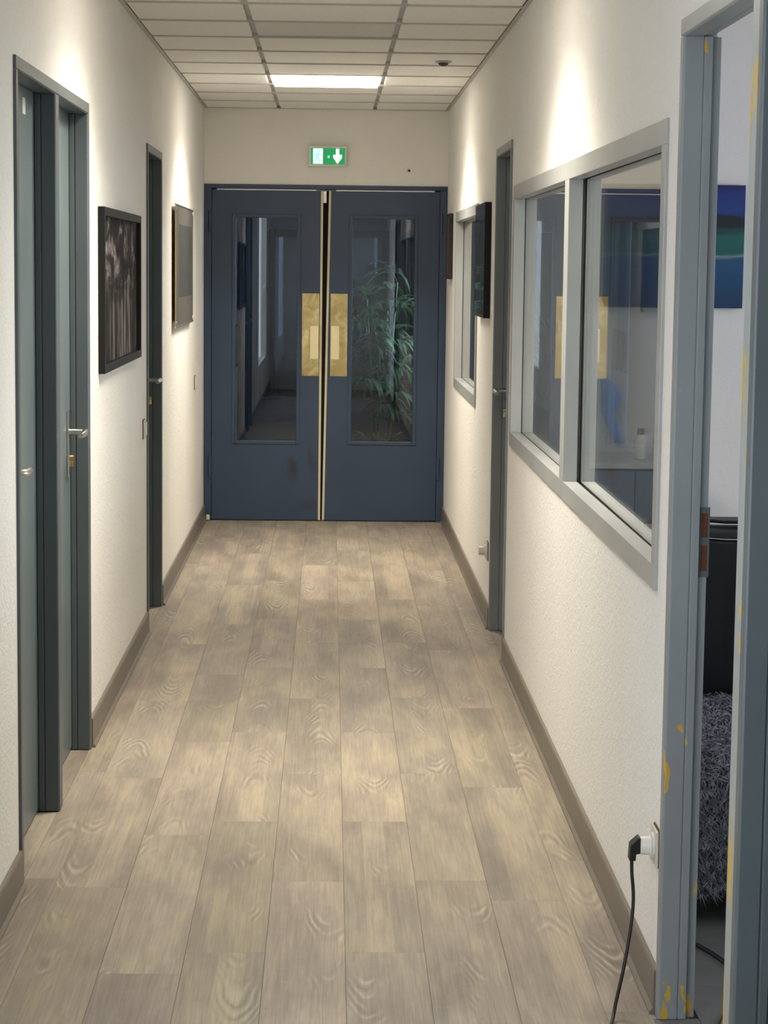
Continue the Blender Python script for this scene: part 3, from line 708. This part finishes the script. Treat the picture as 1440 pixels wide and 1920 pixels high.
for (x, z, r_) in prof: rows_.append([(x + r_*math.cos(2*math.pi*k/n)*(1+.25*math.sin(3*k)), OY1-.035 + .45*r_*math.sin(2*math.pi*k/n), z + .2*r_*math.sin(4*k)) for k in range(n)])
cl.add([q for r_ in rows_ for q in r_], [(i*n+k, i*n+(k+1) % n, (i+1)*n+(k+1) % n, (i+1)*n+k) for i in range(len(prof)-1) for k in range(n)] + [list(range(n))[::-1], list(range((len(prof)-1)*n, len(prof)*n))], True)
clo = cl.build('cleaning_cloth', M['blue_cloth']); tag(clo, 'crumpled blue cloth hanging above the grey cabinet in the office', 'cloth')

# black armchair with a shaggy fur throw
ac = empty('armchair', (1.22, 5.60, 0)); tag(ac, 'black tub armchair just inside the open doorway', 'armchair')
pts = [(.870, 5.86), (.885, 5.95), (.94, 6.03), (1.02, 6.055), (1.10, 6.06), (1.20, 6.06), (1.38, 6.05), (1.50, 5.99), (1.545, 5.86)]
ctr = Vector((1.21, 5.55))
outl = [Vector(p) for p in pts]; inl = [p + (ctr-p).normalized()*.10 for p in outl]
hts = [.905, .92, .93, .93, .925, .925, .915, .91, .90]
def shell(name, zlo, zhi, mat, grow=0.0):
    b = MB(); n = len(outl); V = []
    for i in range(n):
        o_, i_ = outl[i] + (outl[i]-ctr).normalized()*grow, inl[i] - (outl[i]-ctr).normalized()*grow
        V += [(o_.x, o_.y, zlo(i)), (o_.x, o_.y, zhi(i)), (i_.x, i_.y, zhi(i)), (i_.x, i_.y, zlo(i))]
    F = [(i*4+k, i*4+(k+1) % 4, (i+1)*4+(k+1) % 4, (i+1)*4+k) for i in range(n-1) for k in range(4)] + [(0, 1, 2, 3), (n*4-1, n*4-2, n*4-3, n*4-4)]
    b.add(V, F); return b.build(name, M[mat], ac, .012, 3)
shell('shell', lambda i: .10, lambda i: hts[i]-.055, 'leather')
shell('rail_band', lambda i: hts[i]-.053, lambda i: hts[i]-.022, 'pot')
shell('top_rail', lambda i: hts[i]-.010, lambda i: hts[i], 'black')
for i in (1, 3, 5, 7):
    c = (outl[i]+inl[i])/2
    MB().tube([(c.x, c.y, hts[i]-.023), (c.x, c.y, hts[i]-.009)], .012, 10).build('rail_spacer', M['steel'], ac)
shell('piping', lambda i: hts[i]-.0548, lambda i: hts[i]-.0532, 'white', .004)
BX(.872, 1.545, 5.20, 5.93, .10, .40).build('seat', M['leather'], ac, .03, 3)
for x in (.92, 1.50):
    for y in (5.26, 5.86): MB().tube([(x, y, .002), (x, y, .11)], [.016, .022], 12).build('leg', M['black'], ac)
def m_fur():
    t = NT('charcoal_fur')
    c = t.ramp(t.noise(t.pos(), 60, 3), (.3, (.05, .052, .066)), (.7, (.26, .265, .31)))
    return t.set(c, .7, 0, .3)
M['fur'] = m_fur()
M['fur_base'] = m_plain('fur_backing', (.03, .03, .04, 1), .9, 0, .2)
ft = empty('fur_throw', (1.2, 5.3, .40)); tag(ft, 'shaggy charcoal fur throw draped over the seat of the black armchair', 'throw')
thr = MB(); prof = [(5.86, .445), (5.60, .450), (5.35, .448), (5.22, .430), (5.165, .37), (5.160, .24), (5.165, .10)]
V = []; xs = [.868+.068*i for i in range(11)]
for (y, z) in prof:
    for x in xs: V.append((x, y, z))
nX = len(xs)
thr.add(V, [(j*nX+i, j*nX+i+1, (j+1)*nX+i+1, (j+1)*nX+i) for j in range(len(prof)-1) for i in range(nX-1)], True)
to = thr.build('backing', M['fur_base'], ft); sm = to.modifiers.new('thickness', 'SOLIDIFY'); sm.thickness = .018
tuft = MB(); rng = random.Random(3)
for _ in range(11000):
    j = rng.choices(range(len(prof)-1), [2, 2, 1.2, 1.2, 2, 2.4])[0]; t = rng.random(); x = rng.uniform(.866, 1.548)
    y = prof[j][0]+(prof[j+1][0]-prof[j][0])*t; z = prof[j][1]+(prof[j+1][1]-prof[j][1])*t
    nrm = Vector((0, -(prof[j+1][1]-prof[j][1])*-1, 0)); dy, dz = prof[j+1][0]-prof[j][0], prof[j+1][1]-prof[j][1]
    nn = Vector((0, dz, -dy)).normalized()
    tv = Vector((rng.uniform(-1, 1), dy, dz)); tv.y *= 3; tv.z *= 3; tv += Vector((0, 0, -.4)); tv.normalize(); L = rng.uniform(.03, .065); wv = rng.uniform(.0010, .0026)
    p0 = Vector((x, y, z)); p1 = p0 + nn*L*.35 + tv*L*.45 + Vector((rng.uniform(-.01, .01), 0, 0)); p2 = p0 + nn*L*.30 + tv*L + Vector((rng.uniform(-.02, .02), 0, rng.uniform(-.01, .01)))
    sd = Vector((1, 0, 0)) if abs(tv.x) < .7 else Vector((0, .3, 1)).normalized()
    tuft.add([p0-sd*wv, p0+sd*wv, p1+sd*wv*.8, p1-sd*wv*.8, p2], [(0, 1, 2, 3), (3, 2, 4)])
tf = tuft.build('fur_pile', M['fur'], ft, fix=False); tf['kind'] = 'stuff'
c2 = MB().tube(spline([(.90, 5.00, .0042), (.935, 4.90, .0042), (.955, 4.78, .0042), (.925, 4.62, .0042), (.875, 4.50, .0042), (.845, 4.40, .0042), (.84, 4.2, .0042), (.86, 3.95, .0042)]), .0055, 8).build('floor_cable', M['rubber'])
tag(c2, 'black cable lying on the dark office floor inside the doorway', 'cable')

# ------------------------------------------------------------------ lobby between the two sets of blue doors, hall beyond
M['lobby_dark'] = m_plain('darkened_lobby_wall', S(44, 52, 70), .7, 0, .12, 3)  # wall colour darkened so its reflection in the window stays dim
lo = BX(XL-.094, XL, YD+.05, 17.15, -.06, ZC+.03).build('wall_lobby_left', M['lobby_dark']); tag(lo, 'lobby wall behind the left blue door, coloured dark to dim it', 'wall', kind='structure')
lo = BX(XL-.094, XL+.012, 17.15, 23.0, -.06, ZC+.03).build('wall_lobby_pier', M['office_wall']); tag(lo, 'pale lobby wall seen as a strip in the left door pane', 'wall', kind='structure')
lo = MB().box(XR, XR+.094, YD+.12, 14.2, -.06, ZC+.03).box(XR, XR+.094, 15.9, 23.0, -.06, ZC+.03).box(XR, XR+.094, 14.2, 15.9, -.06, .9).box(XR, XR+.094, 14.2, 15.9, 2.0, ZC+.03)   # unseen side opening added to let daylight in
lo = lo.build('wall_lobby_right', M['office_wall']); tag(lo, 'pale lobby wall seen as a thin strip in the right door pane', 'wall', kind='structure')
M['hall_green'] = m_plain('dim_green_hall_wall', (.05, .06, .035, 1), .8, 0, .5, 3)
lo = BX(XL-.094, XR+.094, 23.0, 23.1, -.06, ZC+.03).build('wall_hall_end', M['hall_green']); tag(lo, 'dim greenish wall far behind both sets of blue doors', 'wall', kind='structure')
lo = BX(XL-.094, XR+.094, YD+.12, 23.0, ZC, ZC+.1).build('ceiling', M['tile']); tag(lo, 'white lobby ceiling behind the blue double doors', 'ceiling', kind='structure')
lo = BX(XL-.02, XR+.02, 13.66, 23.0, -.06, -.0005).build('floor', M['plank_dark']); tag(lo, 'dark lobby floor behind the blue double doors', 'floor', kind='structure')
for yq in (18.2,):
    q = BX(XL-.094, XR+.094, yq, yq+.1, ZT-.012, ZC).build('wall_lobby_head', M['wall_end']); tag(q, 'wall strip over the second set of blue doors', 'wall', kind='structure')
nb = empty('notice_box', (XL, 17.6, .80)); tag(nb, 'dark box on the lobby wall at the left edge of the left door pane', 'box')
BX(XL+.0125, XL+.042, 17.2, 18.0, .80, 1.13).build('body', M['pot'], nb, .004); BX(XL+.0425, XL+.046, 17.24, 17.96, .83, 1.10).build('lid', M['dark_red'], nb, .002)

# potted palm
def m_leafm():
    t = NT('palm_leaf'); oi = t.node('ShaderNodeObjectInfo')
    c = t.ramp(t.noise(t.pos(), 11, 3), (.3, (.014, .065, .026)), (.7, (.045, .150, .055)))
    c = t.mix(.6, c, t.ramp(oi.outputs['Random'], (0, (.6, .75, .65)), (1, (1.2, 1.15, 1.0))), 'MULTIPLY')
    return t.set(c, .55, 0, .25)
M['palm'] = m_leafm()
PX, PY = .36, 14.75
pl = empty('potted_palm', (PX, PY, 0)); tag(pl, 'leafy green palm standing behind the right pane of the blue doors', 'potted plant')
MB().tube([(PX, PY, .001), (PX, PY, .02), (PX, PY, .30), (PX, PY, .315), (PX, PY, .315), (PX, PY, .27)], [.10, .115, .155, .16, .145, .14], 28, False).build('pot', M['pot'], pl)
MB().tube([(PX, PY, .255), (PX, PY, .272)], .14, 24).build('soil', M['soil'], pl)
rg = random.Random(11)
def leaflet(b, p0, dirv, L, wd, droop):
    d = Vector(dirv).normalized(); side = d.cross(Vector((0, 0, 1)))
    side = side.normalized() if side.length > .01 else Vector((1, 0, 0))
    pts = []; n = 5; p = Vector(p0); dd = d.copy()
    for i in range(n+1):
        f = i/n; wv = wd*(.35+.65*math.sin(min(1, f*1.6+.15)*math.pi/2))*(1-f**2.2)+.0004
        pts.append((p.copy(), wv)); p = p + dd*L/n; dd = (dd + Vector((0, 0, -droop/n))).normalized()
    V = []
    for q, wv in pts:
        if q.x > .60: q.x = .60 + (q.x-.60)*.35
    for q, wv in pts: V += [q-side*wv, q+Vector((0, 0, -wv*.45)), q+side*wv]
    F = []
    for i in range(n): F += [(i*3, i*3+1, i*3+4, i*3+3), (i*3+1, i*3+2, i*3+5, i*3+4)]
    b.add(V, F, True)
stems = []
for k in range(6):
    a = k*1.05+.3; r0 = .05+.02*(k % 2); bx0, by0 = PX+r0*math.cos(a), PY+r0*math.sin(a)
    H = [1.52, 1.32, 1.22, 1.40, 1.08, .95][k]; lean = .05+.03*(k % 3)
    top = (bx0+lean*math.cos(a), by0+lean*math.sin(a), H)
    ps = spline([(bx0, by0, .27), (bx0+lean*.2*math.cos(a), by0+lean*.2*math.sin(a), .27+(H-.27)*.5), top], 6)
    MB().tube(ps, .008, 8).build('stem', M['stem'], pl); stems.append(ps)
for k, ps in enumerate(stems):
    nf = [8, 8, 7, 8, 6, 6][k]
    for j in range(nf):
        f = .55 + .45*j/(nf-1); base = ps[min(len(ps)-1, int(f*(len(ps)-1)))]
        a = j*2.4 + k*1.3 + rg.uniform(-.3, .3); el = .25 + .6*(j/(nf-1)) + rg.uniform(-.15, .15)
        d = Vector((math.cos(a)*math.cos(el), math.sin(a)*math.cos(el), math.sin(el)))
        b = MB(); Lp = rg.uniform(.06, .13); tip = base + d*Lp + Vector((0, 0, -.01))
        b.tube([base, base+d*Lp*.5+Vector((0, 0, .004)), tip], [.0035, .003, .0025], 6)
        nl = rg.randint(8, 10); sd = d.cross(Vector((0, 0, 1))).normalized()
        for q in range(nl):
            an = (q/(nl-1)-.5)*2.9
            ld = d*math.cos(an) + sd*math.sin(an) + Vector((0, 0, .05))
            leaflet(b, tip, ld, rg.uniform(.17, .27), rg.uniform(.015, .023), rg.uniform(1.6, 3.0))
        b.build('frond', M['palm'], pl, fix=False)
for j in range(5):
    a = j*1.26+.4; base = Vector((PX+.03*math.cos(a), PY+.03*math.sin(a), .30)); d = Vector((math.cos(a)*.5, math.sin(a)*.5, .85)).normalized()
    b = MB(); tip = base+d*.13; b.tube([base, tip], [.003, .0025], 6); sd = d.cross(Vector((0, 0, 1))).normalized()
    for q in range(7):
        an = (q/6-.5)*2.2; leaflet(b, tip, d*math.cos(an)+sd*math.sin(an), rg.uniform(.14, .2), .013, 1.6)
    b.build('frond', M['palm'], pl, fix=False)

# dim things in the hall beyond the second doors
pi_ = empty('white_column', (-.53, 20.0, 0)); tag(pi_, 'slim white column far behind the left pane of the blue doors', 'column')
BX(-.565, -.520, 20.0, 20.12, 0, 2.50).build('shaft', M['white'], pi_, .004); BX(-.58, -.505, 19.985, 20.135, 2.501, ZC-.001).build('capital', M['white'], pi_, .003)
cg = empty('draped_stand', (-.60, 19.5, 0)); tag(cg, 'dark cone shaped draped stand far behind the left pane of the blue doors', 'stand')
n = 18; prof = [(0.02, 1.42), (.05, 1.30), (.075, 1.0), (.11, .6), (.15, .02)]; V = []
for (r_, z) in prof:
    for k in range(n): V.append((-.60+r_*(1+.13*math.sin(5*k))*math.cos(2*math.pi*k/n), 19.5+r_*(1+.13*math.sin(5*k))*math.sin(2*math.pi*k/n), z))
MB().add(V, [(j*n+k, j*n+(k+1) % n, (j+1)*n+(k+1) % n, (j+1)*n+k) for j in range(len(prof)-1) for k in range(n)] + [list(range(n))], True).build('drape', M['pot'], cg)
MB().tube([(-.60, 19.5, 1.425), (-.60, 19.5, 1.46)], [.02, .012], 12).build('finial', M['ivory'], cg)
hb = empty('notice_board', (.42, 22.98, 1.0)); tag(hb, 'dark and grey notice board at the end of the hall behind the palm', 'board')
BX(.25, .62, 22.96, 22.999, 1.69, 2.02).build('dark_panel', M['pot'], hb, .003); BX(.28, .60, 22.97, 22.999, .95, 1.68).build('grey_panel', M['grey_metal'], hb, .003)
